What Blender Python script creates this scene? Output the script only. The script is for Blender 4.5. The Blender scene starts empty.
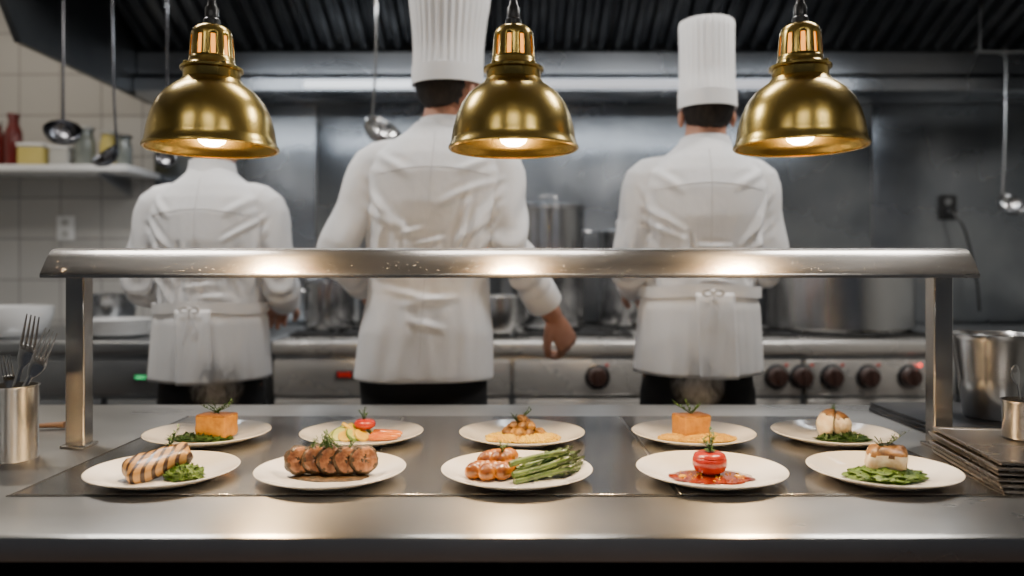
import bpy, bmesh, math, random
from mathutils import Vector, Matrix, noise, Euler
from mathutils.bvhtree import BVHTree
scene=bpy.context.scene
rnd=random.Random(7)
pi=math.pi
# ------------------------------------------------------------ materials
def nd(nt,t,**kw):
    n=nt.nodes.new(t)
    for k,v in kw.items(): setattr(n,k,v)
    return n
def pmat(name,c1,c2=None,scale=8,rough=.5,metal=0,bump=0,bscale=None,coat=0,sss=0,stretch=(1,1,1),rvar=0,emis=None,estr=0,bdist=.002,lo=.35,hi=.65,detail=4,spec=None,aniso=0,tangent=None,gam=1):
    c2=c2 or c1
    if gam!=1: c1=tuple(x**gam for x in c1);c2=tuple(x**gam for x in c2)
    m=bpy.data.materials.new(name); m.use_nodes=True; nt=m.node_tree
    b=nt.nodes['Principled BSDF']
    b.inputs['Roughness'].default_value=rough; b.inputs['Metallic'].default_value=metal
    b.inputs['Coat Weight'].default_value=coat; b.inputs['Coat Roughness'].default_value=.08
    if spec is not None: b.inputs['Specular IOR Level'].default_value=spec
    if aniso:
        b.inputs['Anisotropic'].default_value=aniso
        if tangent:
            cx=nd(nt,'ShaderNodeCombineXYZ')
            for i in range(3):cx.inputs[i].default_value=tangent[i]
            nt.links.new(cx.outputs[0],b.inputs['Tangent'])
    if sss:
        b.inputs['Subsurface Weight'].default_value=sss; b.inputs['Subsurface Scale'].default_value=.01
    if emis:
        b.inputs['Emission Color'].default_value=(*emis,1); b.inputs['Emission Strength'].default_value=estr
    tc=nd(nt,'ShaderNodeTexCoord'); mp=nd(nt,'ShaderNodeMapping'); mp.inputs['Scale'].default_value=stretch
    nt.links.new(tc.outputs['Object'],mp.inputs['Vector'])
    no=nd(nt,'ShaderNodeTexNoise'); no.inputs['Scale'].default_value=scale; no.inputs['Detail'].default_value=detail
    nt.links.new(mp.outputs[0],no.inputs['Vector'])
    cr=nd(nt,'ShaderNodeValToRGB'); cr.color_ramp.elements[0].position=lo; cr.color_ramp.elements[1].position=hi
    cr.color_ramp.elements[0].color=(*c1,1); cr.color_ramp.elements[1].color=(*c2,1)
    nt.links.new(no.outputs['Fac'],cr.inputs[0]); nt.links.new(cr.outputs[0],b.inputs['Base Color'])
    if rvar:
        mr=nd(nt,'ShaderNodeMapRange'); mr.inputs['To Min'].default_value=max(.02,rough-rvar); mr.inputs['To Max'].default_value=rough+rvar
        nt.links.new(no.outputs['Fac'],mr.inputs['Value']); nt.links.new(mr.outputs[0],b.inputs['Roughness'])
    if bump:
        n2=nd(nt,'ShaderNodeTexNoise'); n2.inputs['Scale'].default_value=bscale or scale*2; n2.inputs['Detail'].default_value=3
        nt.links.new(mp.outputs[0],n2.inputs['Vector'])
        bp=nd(nt,'ShaderNodeBump'); bp.inputs['Strength'].default_value=bump; bp.inputs['Distance'].default_value=bdist
        nt.links.new(n2.outputs['Fac'],bp.inputs['Height']); nt.links.new(bp.outputs[0],b.inputs['Normal'])
    return m
def stripes(name,cbase,cdark,scale,rot,rough=.5,width=.75):
    m=pmat(name,cbase,tuple(min(1,x*.6) for x in cbase),30,rough,bump=.5,bscale=120,coat=.2)
    nt=m.node_tree;b=nt.nodes['Principled BSDF']
    src=b.inputs['Base Color'].links[0].from_socket
    tc=nd(nt,'ShaderNodeTexCoord');mp=nd(nt,'ShaderNodeMapping');mp.inputs['Rotation'].default_value=rot
    w=nd(nt,'ShaderNodeTexWave');w.inputs['Scale'].default_value=scale;w.inputs['Distortion'].default_value=1.2
    nt.links.new(tc.outputs['Object'],mp.inputs[0]);nt.links.new(mp.outputs[0],w.inputs[0])
    cr=nd(nt,'ShaderNodeValToRGB');cr.color_ramp.elements[0].position=width;cr.color_ramp.elements[1].position=width+.15
    nt.links.new(w.outputs['Fac'],cr.inputs[0])
    mx=nd(nt,'ShaderNodeMix',data_type='RGBA');nt.links.new(cr.outputs[0],mx.inputs[0]);nt.links.new(src,mx.inputs[6]);mx.inputs[7].default_value=(*cdark,1)
    nt.links.new(mx.outputs[2],b.inputs['Base Color'])
    return m
def tilemat(name,c1,mortar,size,axes='XZ',rough=.25):
    m=bpy.data.materials.new(name);m.use_nodes=True;nt=m.node_tree;b=nt.nodes['Principled BSDF'];b.inputs['Roughness'].default_value=rough
    tc=nd(nt,'ShaderNodeTexCoord');sp=nd(nt,'ShaderNodeSeparateXYZ');cb=nd(nt,'ShaderNodeCombineXYZ')
    nt.links.new(tc.outputs['Object'],sp.inputs[0]);nt.links.new(sp.outputs[axes[0]],cb.inputs[0]);nt.links.new(sp.outputs[axes[1]],cb.inputs[1])
    br=nd(nt,'ShaderNodeTexBrick');br.offset=0;br.inputs['Scale'].default_value=1;br.inputs['Brick Width'].default_value=size;br.inputs['Row Height'].default_value=size
    br.inputs['Mortar Size'].default_value=.004;br.inputs['Color1'].default_value=(*c1,1);br.inputs['Color2'].default_value=(*[x*.93 for x in c1],1);br.inputs['Mortar'].default_value=(*mortar,1)
    nt.links.new(cb.outputs[0],br.inputs[0]);nt.links.new(br.outputs['Color'],b.inputs['Base Color'])
    bp=nd(nt,'ShaderNodeBump');bp.invert=True;bp.inputs['Distance'].default_value=.002;nt.links.new(br.outputs['Fac'],bp.inputs['Height']);nt.links.new(bp.outputs[0],b.inputs['Normal'])
    return m
def emat(name,c,s):
    m=pmat(name,c,c,5,.4,emis=c,estr=s);return m

M_counter=pmat('brushed_counter',(.44,.43,.415),(.60,.59,.57),2.0,.29,1,rvar=.06,detail=7,aniso=.8,tangent=(0,1,0),stretch=(1,1.6,1))
M_warm=pmat('warming_plate_steel',(.38,.37,.36),(.54,.53,.51),2.0,.21,1,rvar=.06,detail=7,aniso=.75,tangent=(0,1,0),stretch=(1,1.6,1))
M_shelf=pmat('brushed_shelf',(.46,.44,.41),(.60,.57,.53),3,.25,1,rvar=.08,stretch=(1,8,8),aniso=.6,tangent=(0,.7,.7))
M_post=pmat('brushed_post',(.42,.41,.39),(.56,.54,.51),4,.25,1,rvar=.06,stretch=(1,1,.3))
M_steel=pmat('stainless',(.50,.50,.50),(.58,.58,.58),4,.22,1,rvar=.08)
M_steeld=pmat('dull_stainless',(.30,.31,.32),(.40,.41,.42),3,.34,.95,rvar=.08,bump=.05)
M_potd=pmat('used_pot_steel',(.36,.36,.37),(.50,.50,.505),5,.22,1,rvar=.08)
M_gutter=pmat('gutter_steel',(.36,.38,.41),(.48,.50,.53),2,.28,1,rvar=.1)
M_range=pmat('range_steel',(.50,.48,.45),(.68,.65,.61),3,.28,.55,rvar=.1,detail=6)
M_wallsteel=pmat('steel_wall_sheet',(.19,.21,.24),(.46,.48,.50),1.3,.28,1,rvar=.13,bump=.25,bscale=2.0,bdist=.04,detail=7)
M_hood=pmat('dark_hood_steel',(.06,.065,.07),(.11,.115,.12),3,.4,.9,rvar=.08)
M_front=pmat('counter_front_steel',(.14,.14,.145),(.20,.20,.205),3,.35,1,rvar=.08)
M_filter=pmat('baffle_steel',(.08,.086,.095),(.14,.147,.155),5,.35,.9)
M_dark=pmat('dark_recess',(.012,.012,.013),(.02,.02,.02),5,.6)
M_blackm=pmat('black_plastic',(.015,.015,.015),(.03,.03,.03),12,.35)
M_knob=pmat('dark_knob',(.03,.018,.015),(.06,.03,.024),12,.35)
M_iron=pmat('cast_iron',(.02,.02,.02),(.035,.035,.035),20,.6,.4,bump=.2)
M_brass=pmat('satin_brass',(.45,.32,.085),(.51,.365,.105),2,.25,1,rvar=.03)
M_bulb=emat('hot_bulb',(1,.66,.32),60)
M_glow=emat('glow_painted_ceramic',(1,.40,.05),1.9)  # emission put into the socket in place of bulb light behind the vents
M_porc=pmat('porcelain',(.74,.74,.735),(.78,.78,.775),3,.12,coat=.5)
M_cloth=pmat('white_cotton',(.74,.75,.77),(.82,.82,.83),5,.85,bump=.35,bscale=30,bdist=.004,stretch=(1.2,1.2,.8))
M_apron=pmat('apron_cotton',(.76,.76,.77),(.83,.82,.81),5,.85,bump=.3,bscale=24,bdist=.005,stretch=(2,2,.5))
M_seam=pmat('seam_thread',(.55,.55,.57),(.63,.63,.63),5,.9)
M_hat=pmat('starched_cotton',(.78,.78,.79),(.84,.84,.84),5,.8,bump=.1)
M_trous=pmat('black_trouser_cloth',(.010,.010,.012),(.018,.018,.02),10,.8,bump=.3)
M_skin=pmat('skin',(.46,.22,.14),(.54,.28,.19),18,.5,sss=.1,bump=.15,bscale=90)
M_hair=pmat('black_hair',(.008,.006,.005),(.024,.018,.014),40,.6,bump=.9,bscale=60,stretch=(2,2,.3),spec=.3)
M_eye=pmat('eye_white',(.7,.68,.66),(.75,.72,.7),10,.2)
M_wood=pmat('worn_wood',(.35,.15,.05),(.5,.24,.09),6,.5,stretch=(1,8,8))
M_red=pmat('red_sauce_glass',(.10,.012,.010),(.15,.015,.012),5,.2,coat=.5)
M_yel=pmat('yellow_plastic',(.52,.43,.12),(.58,.48,.16),5,.4)
M_grey=pmat('grey_plastic',(.4,.4,.38),(.5,.5,.48),5,.4)
M_glass=pmat('jar_glass',(.12,.14,.13),(.25,.27,.25),5,.1,coat=.6)
M_redlit=emat('red_indicator',(1,.04,.02),3)
M_reddig=emat('red_display',(1,.03,.02),.5)
M_grnlit=emat('green_indicator',(.1,1,.35),1.0)
M_ember=emat('dim_indicator',(.3,.02,.01),.15)
M_light=emat('painted_tube_reflection',(.9,.95,1),1.6)  # emission imitating tube reflections on the gutter steel
M_glintd=emat('painted_tube_reflection_dim',(.95,.95,1),.45)
M_ceilp=emat('added_panel_diffuser',(1,.96,.9),3)
M_plaster=pmat('ceiling_paint',(.25,.25,.25),(.3,.3,.3),4,.8)
M_wallt=tilemat('white_wall_tile',(.47,.455,.43),(.28,.27,.26),.2,'XZ')
M_wallty=tilemat('white_side_tile',(.45,.45,.43),(.27,.27,.26),.2,'YZ')
M_floor=tilemat('quarry_floor_tile',(.10,.07,.06),(.04,.04,.04),.15,'XY',.4)
# food
G=1.22
F_terr=pmat('orange_terrine',(.46,.21,.012),(.60,.31,.025),60,.45,bump=.5,bscale=160,gam=G)
F_terrt=pmat('browned_crust',(.14,.045,.005),(.30,.12,.012),90,.45,bump=.6,bscale=160)
F_green=pmat('green_puree',(.035,.085,.006),(.12,.21,.016),120,.45,bump=.9,bscale=260,bdist=.003,gam=1.1)
F_herb=pmat('fresh_herb',(.022,.075,.008),(.07,.15,.02),60,.5)
F_dherb=pmat('dark_greens',(.010,.032,.006),(.035,.08,.013),60,.45)
F_tom=pmat('tomato_skin',(.30,.010,.004),(.42,.030,.005),30,.25,coat=.25,bump=.2,bscale=80)
F_sauce=pmat('red_sauce',(.09,.005,.002),(.28,.040,.003),60,.08,coat=1)
F_fish=pmat('white_fish',(.74,.66,.52),(.46,.31,.15),45,.45,bump=.6,bscale=110,sss=.05)
F_sear=pmat('seared_top',(.05,.020,.005),(.26,.13,.035),80,.4,bump=.6,bscale=150)
F_rice=pmat('saffron_grain',(.60,.38,.010),(.76,.56,.03),60,.4,coat=.3,gam=G)
F_cous=pmat('golden_couscous',(.52,.30,.015),(.68,.46,.05),90,.5,gam=G)
F_meat=pmat('roast_meat',(.14,.05,.02),(.44,.20,.085),70,.4,bump=.7,bscale=170,coat=.3,gam=1.05)
F_crust=pmat('herb_crust',(.016,.012,.004),(.10,.05,.015),120,.5,bump=1,bscale=200,bdist=.004,coat=.15)
F_chick=pmat('golden_chicken',(.10,.040,.004),(.42,.22,.03),70,.4,bump=.6,bscale=120)
F_grill=stripes('grilled_fillet',(.44,.24,.07),(.03,.012,.005),24,(0,0,.7),.4,.58)
F_carrot=pmat('glazed_carrot',(.58,.16,.006),(.68,.25,.012),50,.25,coat=.4,bump=.4,bscale=110,gam=G)
F_roll=pmat('glazed_roll',(.16,.045,.003),(.56,.22,.008),34,.3,coat=.35,bump=.6,bscale=140,bdist=.002,gam=1.15)
F_asp=pmat('asparagus_skin',(.028,.070,.010),(.11,.18,.03),60,.35,coat=.4,bump=.6,bscale=140)
F_asptip=pmat('asparagus_tip',(.015,.028,.010),(.06,.09,.022),60,.4,coat=.3)
F_zuc=pmat('courgette_skin',(.05,.12,.010),(.12,.22,.03),50,.35,coat=.3)
F_zucf=pmat('courgette_flesh',(.40,.48,.10),(.55,.60,.20),50,.35,coat=.3,gam=1.1)
F_squash=pmat('yellow_squash',(.64,.44,.02),(.74,.55,.06),40,.35,coat=.3,gam=G)
F_yolk=pmat('golden_oil_drop',(.70,.38,.01),(.78,.46,.03),30,.1,coat=.9,gam=G)
F_slice=pmat('scallop_flesh',(.76,.68,.52),(.62,.46,.27),50,.4,bump=.3,bscale=90,sss=.05)
# ------------------------------------------------------------ mesh helpers
def done(bm,name='m'):
    bmesh.ops.recalc_face_normals(bm,faces=bm.faces)
    me=bpy.data.meshes.new(name);bm.to_mesh(me);bm.free();return me
def obj(name,me,mat=None,parent=None,loc=(0,0,0),rot=(0,0,0),ang=38,smooth=True):
    if isinstance(me,bmesh.types.BMesh): me=done(me,name)
    if mat and not me.materials: me.materials.append(mat)
    if smooth:
        me.polygons.foreach_set('use_smooth',[True]*len(me.polygons))
        if ang<180: me.set_sharp_from_angle(angle=math.radians(ang))
    o=bpy.data.objects.new(name,me);scene.collection.objects.link(o)
    o.location=loc;o.rotation_euler=rot
    if parent:o.parent=parent
    return o
def tag(o,label,cat,group=None,kind=None):
    o['label']=label;o['category']=cat
    if group:o['group']=group
    if kind:o['kind']=kind
    return o
def thing(name,label,cat,loc=(0,0,0),rot=(0,0,0),group=None,kind=None):
    o=bpy.data.objects.new(name,None);scene.collection.objects.link(o);o.empty_display_size=.05
    o.location=loc;o.rotation_euler=rot
    return tag(o,label,cat,group,kind)
def BM():return bmesh.new()
def box(bm,c,s,bev=0,M=None,seg=2):
    r=bmesh.ops.create_cube(bm,size=1);vs=r['verts']
    bmesh.ops.scale(bm,vec=s,verts=vs)
    if bev:
        es=list({e for v in vs for e in v.link_edges})
        rr=bmesh.ops.bevel(bm,geom=es,offset=bev,segments=seg,affect='EDGES',profile=.5)
        vs=list({v for f in rr['faces'] for v in f.verts}|{v for v in vs if v.is_valid})
    if M is not None: bmesh.ops.transform(bm,matrix=M,verts=vs)
    bmesh.ops.translate(bm,vec=c,verts=vs);return vs
def rings_to(bm,rings,cap0=True,cap1=True,closed=True):
    R=[[bm.verts.new(p) for p in r] for r in rings];n=len(R[0])
    for a,b in zip(R,R[1:]):
        for i in range(n if closed else n-1):
            j=(i+1)%n
            bm.faces.new((a[i],a[j],b[j],b[i]))
    if cap0:bm.faces.new(R[0][::-1])
    if cap1:bm.faces.new(R[-1])
    return R
def lathe(bm,prof,seg=48,c=(0,0,0),M=None):
    prev=None;c=Vector(c)
    def T(p):
        p=Vector(p)
        if M is not None:p=M@p
        return p+c
    for r,z in prof:
        if r<1e-6: cur=[bm.verts.new(T((0,0,z)))]
        else: cur=[bm.verts.new(T((r*math.cos(2*pi*i/seg),r*math.sin(2*pi*i/seg),z))) for i in range(seg)]
        if prev:
            for i in range(seg):
                j=(i+1)%seg
                if len(prev)==1 and len(cur)==1:break
                if len(prev)==1:bm.faces.new((prev[0],cur[i],cur[j]))
                elif len(cur)==1:bm.faces.new((prev[i],prev[j],cur[0]))
                else:bm.faces.new((prev[i],prev[j],cur[j],cur[i]))
        prev=cur
def catmull(pts,vals,sub):
    P=[Vector(p) for p in pts];n=len(P);op=[];ov=[]
    for i in range(n-1):
        p0=P[max(i-1,0)];p1=P[i];p2=P[i+1];p3=P[min(i+2,n-1)]
        for k in range(sub):
            t=k/sub
            op.append(.5*((2*p1)+(p2-p0)*t+(2*p0-5*p1+4*p2-p3)*t*t+(3*p1-p0-3*p2+p3)*t**3))
            ov.append(vals[i]*(1-t)+vals[i+1]*t)
    op.append(P[-1]);ov.append(vals[-1]);return op,ov
def tube(bm,pts,rad,seg=12,sub=1,flat=1,up=None,cap=True):
    if not isinstance(rad,(list,tuple)):rad=[rad]*len(pts)
    P,R=catmull(pts,rad,sub) if sub>1 else ([Vector(p) for p in pts],list(rad))
    n=len(P);rings=[];N=None
    for i in range(n):
        t=(P[min(i+1,n-1)]-P[max(i-1,0)]).normalized()
        if N is None:
            u=Vector(up) if up else (Vector((0,0,1)) if abs(t.z)<.9 else Vector((0,1,0)))
            N=(u-t*u.dot(t)).normalized()
        else:
            N=(N-t*N.dot(t)).normalized()
        B=t.cross(N)
        rings.append([P[i]+(N*math.cos(a)*flat+B*math.sin(a))*R[i] for a in [2*pi*k/seg for k in range(seg)]])
    rings_to(bm,rings,cap,cap)
def ell(bm,c,r,M=None,sub=3):
    g=bmesh.ops.create_icosphere(bm,subdivisions=sub,radius=1);vs=g['verts']
    bmesh.ops.scale(bm,vec=r,verts=vs);bmesh.ops.translate(bm,vec=c,verts=vs)
    if M is not None:bmesh.ops.transform(bm,matrix=M,verts=vs)
    return vs
def remesh(bm,vox,smooth=6,fac=.5):
    me=done(bm,'tmp');o=bpy.data.objects.new('tmp',me);scene.collection.objects.link(o)
    m=o.modifiers.new('r','REMESH');m.mode='VOXEL';m.voxel_size=vox
    if smooth:
        s=o.modifiers.new('s','SMOOTH');s.iterations=smooth;s.factor=fac
    bpy.context.view_layer.update()
    dg=bpy.context.evaluated_depsgraph_get()
    r=bpy.data.meshes.new_from_object(o.evaluated_get(dg))
    bpy.data.objects.remove(o);bpy.data.meshes.remove(me);r.materials.clear();return r
def solid(o,th,off=-1):
    m=o.modifiers.new('sol','SOLIDIFY');m.thickness=th;m.offset=off;return o
def extrude_profile(bm,prof,x0,x1):  # prof list (y,z)
    rings_to(bm,[[(x,y,z) for y,z in prof] for x in (x0,x1)])
# ------------------------------------------------------------ room
def struct(name,c,s,mat):
    bm=BM();box(bm,(0,0,0),s);o=obj(name,bm,mat,None,c,smooth=False);o['kind']='structure';o['label']=name.replace('_',' ');return o
struct('floor',(0,1.2,-.05),(5.6,5.6,.1),M_floor)
struct('wall_back',(0,3.85,1.4),(5.6,.1,2.8),M_wallt)
struct('wall_left',(-2.75,1.2,1.4),(.1,5.4,2.8),M_wallty)
struct('wall_right',(2.75,1.2,1.4),(.1,5.4,2.8),M_wallty)
struct('ceiling',(0,1.2,2.85),(5.6,5.6,.1),M_plaster)
for i,(a,b) in enumerate([(-1.74,-.95),(-.95,-.05),(-.05,.85),(.85,1.75),(1.75,2.695)]):
    bm=BM();box(bm,(0,0,0),(b-a-.006,.012,1.07),.003)
    o=obj('trim_%d'%(i+1),bm,M_wallsteel,None,((a+b)/2,3.793,1.513));o['kind']='structure';o['label']='stained stainless steel splashback sheet on the back wall'
# ------------------------------------------------------------ exhaust hood
hood=thing('exhaust_hood','dark stainless exhaust hood with baffle filters above the cookers','exhaust hood',(0,0,2.05))
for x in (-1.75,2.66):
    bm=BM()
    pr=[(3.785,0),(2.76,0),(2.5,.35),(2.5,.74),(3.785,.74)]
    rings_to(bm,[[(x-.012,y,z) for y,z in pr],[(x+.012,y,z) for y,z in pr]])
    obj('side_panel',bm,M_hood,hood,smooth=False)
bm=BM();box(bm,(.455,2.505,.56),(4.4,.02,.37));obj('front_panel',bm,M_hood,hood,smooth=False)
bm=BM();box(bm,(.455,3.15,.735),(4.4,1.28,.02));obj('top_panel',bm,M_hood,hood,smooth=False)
bm=BM()
extrude_profile(bm,[(3.60,.0),(3.57,.02),(3.57,.075),(3.585,.09),(3.61,.105),(3.61,.205),(3.785,.205),(3.785,.0)],-1.735,2.645)
obj('grease_gutter',bm,M_gutter,hood)
fw=.545
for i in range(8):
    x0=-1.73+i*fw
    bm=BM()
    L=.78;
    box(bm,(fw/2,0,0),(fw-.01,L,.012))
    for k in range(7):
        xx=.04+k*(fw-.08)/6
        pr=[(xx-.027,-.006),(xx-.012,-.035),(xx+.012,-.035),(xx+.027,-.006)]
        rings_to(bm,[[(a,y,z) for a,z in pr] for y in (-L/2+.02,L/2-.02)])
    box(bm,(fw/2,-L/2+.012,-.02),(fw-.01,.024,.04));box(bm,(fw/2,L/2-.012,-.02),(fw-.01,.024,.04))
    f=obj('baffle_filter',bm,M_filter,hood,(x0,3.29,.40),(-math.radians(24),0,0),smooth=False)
for x,w,mt in ((-.70,.50,M_light),(.66,1.45,M_glintd)):
    bm=BM();box(bm,(0,0,0),(w,.02,.034),.006);obj('painted_reflection',bm,mt,hood,(x,3.562,.045))  # glowing strips stand in for reflections of tubes in the gutter
# utensil rail
rail=thing('utensil_rail','thin steel rail for hanging ladles under the hood','utensil rail',(0,2.78,2.30))
bm=BM();tube(bm,[(-1.735,0,0),(-.3,0,0)],.007);obj('rail_bar',bm,M_steel,rail)
for x in (-1.6,-.35):
    bm=BM();tube(bm,[(x,0,0),(x,0,.47)],.004);obj('hanger_rod',bm,M_steel,rail)
def ladle(name,label,x,y,ztop,zb,r,mat,yaw=0,spoon=False,grp='hanging ladles and spoons',tilt=0):
    L=ztop-zb
    e=thing(name,label,'ladle',(x,y,zb),(0,tilt,yaw),grp)
    bm=BM();tube(bm,[(0,r*.35,r*.5),(0,r*.25,r*1.6),(0,.004,L*.45),(0,0,L-.02),(0,.012,L+.010),(0,.02,L-.005)],[.006,.005,.004,.004,.003,.0025],8,4,1)
    obj('handle',bm,mat,e)
    bm=BM();pr=[]
    for k in range(9):
        a=k/8*pi/2;pr.append((r*math.sin(a),-r*math.cos(a)*(.85 if not spoon else .4)))
    pr[0]=(0,pr[0][1])
    pi2=[(max(0,q[0]-.003) if q[0]>0 else 0,q[1]+.003) for q in pr][::-1]
    lathe(bm,pr+pi2,28,(0,-r*.55,r*.3),Matrix.Rotation(.75 if not spoon else 1.3,3,'X'))
    obj('ladle_bowl',bm,mat,e);return e
M_lad=pmat('tarnished_steel',(.10,.10,.11),(.18,.18,.19),6,.25,1)
ladle('ladle','long dark steel ladle hanging under the hood',-1.60,2.78,2.30,1.72,.062,M_lad,.5)
ladle('ladle','dark steel ladle with a deep bowl hanging under the hood',-1.425,2.78,2.30,1.64,.052,M_lad,-.8)
ladle('serving_spoon','thin long steel spoon hanging under the hood',-1.23,2.78,2.30,1.63,.036,M_lad,.2,True)
ladle('ladle','bright steel ladle hanging behind the chefs',-.483,2.78,2.30,1.725,.072,M_steel,.9)
r2=thing('utensil_rail','short steel rail bracketed from the hood','utensil rail',(2.08,3.30,2.17))
bm=BM();tube(bm,[(-.12,0,0),(.15,0,0)],.006);obj('rail_bar',bm,M_steeld,r2)
for x in(-.1,.13):
    bm=BM();tube(bm,[(x,0,0),(x,0,.2)],.004,8);obj('hanger_rod',bm,M_steeld,r2)
ladle('ladle','long thin steel ladle hanging against the steel wall',2.09,3.30,2.17,1.51,.06,M_steel,.2)
# ------------------------------------------------------------ left wall shelf and jars
sh=thing('wall_shelf','white wall shelf holding bottles and containers','shelf',(-2.2,3.62,1.70))
bm=BM();box(bm,(0,0,0),(.99,.33,.03),.004);obj('shelf_board',bm,M_porc,sh)
for x in (-.4,.35):
    bm=BM();pr=[(.16,-.015),(-.13,-.015),(-.13,-.03),(.16,-.10)]
    rings_to(bm,[[(x-.008,y,z) for y,z in pr],[(x+.008,y,z) for y,z in pr]])
    obj('bracket',bm,M_steeld,sh,smooth=False)
def bottle(name,label,x,y,z,r,h,mat,cap,neck=.35,grp='bottles and jars on the wall shelf'):
    e=thing(name,label,'bottle' if 'bottle' in name else 'jar',(x,y,z),group=grp)
    bm=BM();lathe(bm,[(0,0),(r*.95,0),(r,.006),(r,h*.6),(r*.95,h*.68),(r*neck,h*.82),(r*neck,h*.93),(0,h*.93)],24);obj('vessel',bm,mat,e)
    bm=BM();lathe(bm,[(0,h*.93),(r*neck*1.2,h*.93),(r*neck*1.2,h),(0,h)],20);obj('cap',bm,cap,e);return e
z0=1.716
bottle('sauce_bottle','dark red sauce bottle on the white wall shelf',-2.30,3.6,z0,.037,.25,M_red,M_red,.6)
bottle('sauce_bottle','dark red sauce bottle with a pale cap on the wall shelf',-2.385,3.62,z0,.032,.22,M_red,M_grey,.5)
for x,mt,h,w in ((-2.19,M_yel,.11,.12),(-2.07,M_grey,.10,.09)):
    e=thing('food_container','%s lidded food container on the wall shelf'%('yellow' if mt is M_yel else 'grey'),'container',(x,3.6,z0),group='bottles and jars on the wall shelf')
    bm=BM();box(bm,(0,0,h*.42),(w,w,h*.84),.01);obj('tub',bm,mt,e)
    bm=BM();box(bm,(0,0,h*.92),(w*1.05,w*1.05,h*.16),.006);obj('lid',bm,M_porc,e)
bottle('glass_jar','clear glass jar with a wide lid on the wall shelf',-1.97,3.6,z0,.045,.19,M_glass,M_grey,.8)
bottle('glass_jar','tall glass jar of dried goods on the wall shelf',-1.87,3.62,z0,.04,.17,M_yel,M_grey,.8)
bottle('glass_jar','small dark glass jar on the wall shelf',-1.79,3.6,z0,.035,.15,M_glass,M_blackm,.8)
def outlet(x,y,z,lab,cable=False):
    e=thing('power_outlet',lab,'power outlet',(x,y,z))
    bm=BM();box(bm,(0,0,0),(.085,.012,.12),.004);obj('cover_plate',bm,M_porc if not cable else M_blackm,e)
    for zz in (-.028,.028):
        bm=BM();lathe(bm,[(0,0),(.018,0),(.018,.003),(0,.003)],20,(0,-.006,zz),Matrix.Rotation(pi/2,3,'X'))
        obj('socket',bm,M_grey if not cable else M_steeld,e)
    if cable:
        bm=BM();box(bm,(0,-.03,-.028),(.04,.05,.04),.008);obj('plug',bm,M_blackm,e)
        bm=BM();tube(bm,[(0,-.05,-.03),(.04,-.08,-.12),(.10,-.07,-.35),(.12,-.06,-.50)],.006,8,6);obj('cable',bm,M_blackm,e)
outlet(-2.17,3.793,1.45,'white double power outlet on the tiled wall')
outlet(2.11,3.78,1.55,'black power outlet with a plugged cable on the steel wall',True)
# ------------------------------------------------------------ back line equipment
ZT=.985;YF=2.85;DP=.88
def knob(parent,x,y,z,lit=False,r=.034):
    R=Matrix.Rotation(pi/2,3,'X')
    bm=BM();lathe(bm,[(0,0),(r*1.35,0),(r*1.35,.006),(r*1.1,.008),(0,.008)],28,(0,0,0),R);k=obj('knob',bm,M_steel,parent,(x,y,z))
    bm=BM();lathe(bm,[(0,0),(r,0),(r*.92,.028),(r*.85,.032),(0,.032)],24,(0,-.008,0),R);box(bm,(0,-.045,0),(.010,.02,r*1.7),.003)
    obj('grip',bm,M_knob,k)
    bm=BM();ell(bm,(0,0,0),(.007,.004,.007),None,2);obj('indicator_light',bm,M_redlit if lit else M_ember,k,(r*1.0,-.012,r*1.25))
def digits(parent,mat,loc,w=.09):
    bm=BM();box(bm,(0,0,0),(w,.008,w*.4),.003);d=obj('display',bm,M_blackm,parent,loc)
    bm=BM();k=w/.09
    for i in range(3):
        x=(-.025+i*.022)*k
        box(bm,(x,-.005,.009*k),(.010*k,.002,.002));box(bm,(x,-.005,-.009*k),(.010*k,.002,.002))
        for a in (-1,1):
            for b in(-.0045,.0045):box(bm,(x+a*.006*k,-.005,b*k),(.002,.002,.007*k))
    obj('display_digits',bm,mat,d,smooth=False)
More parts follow.
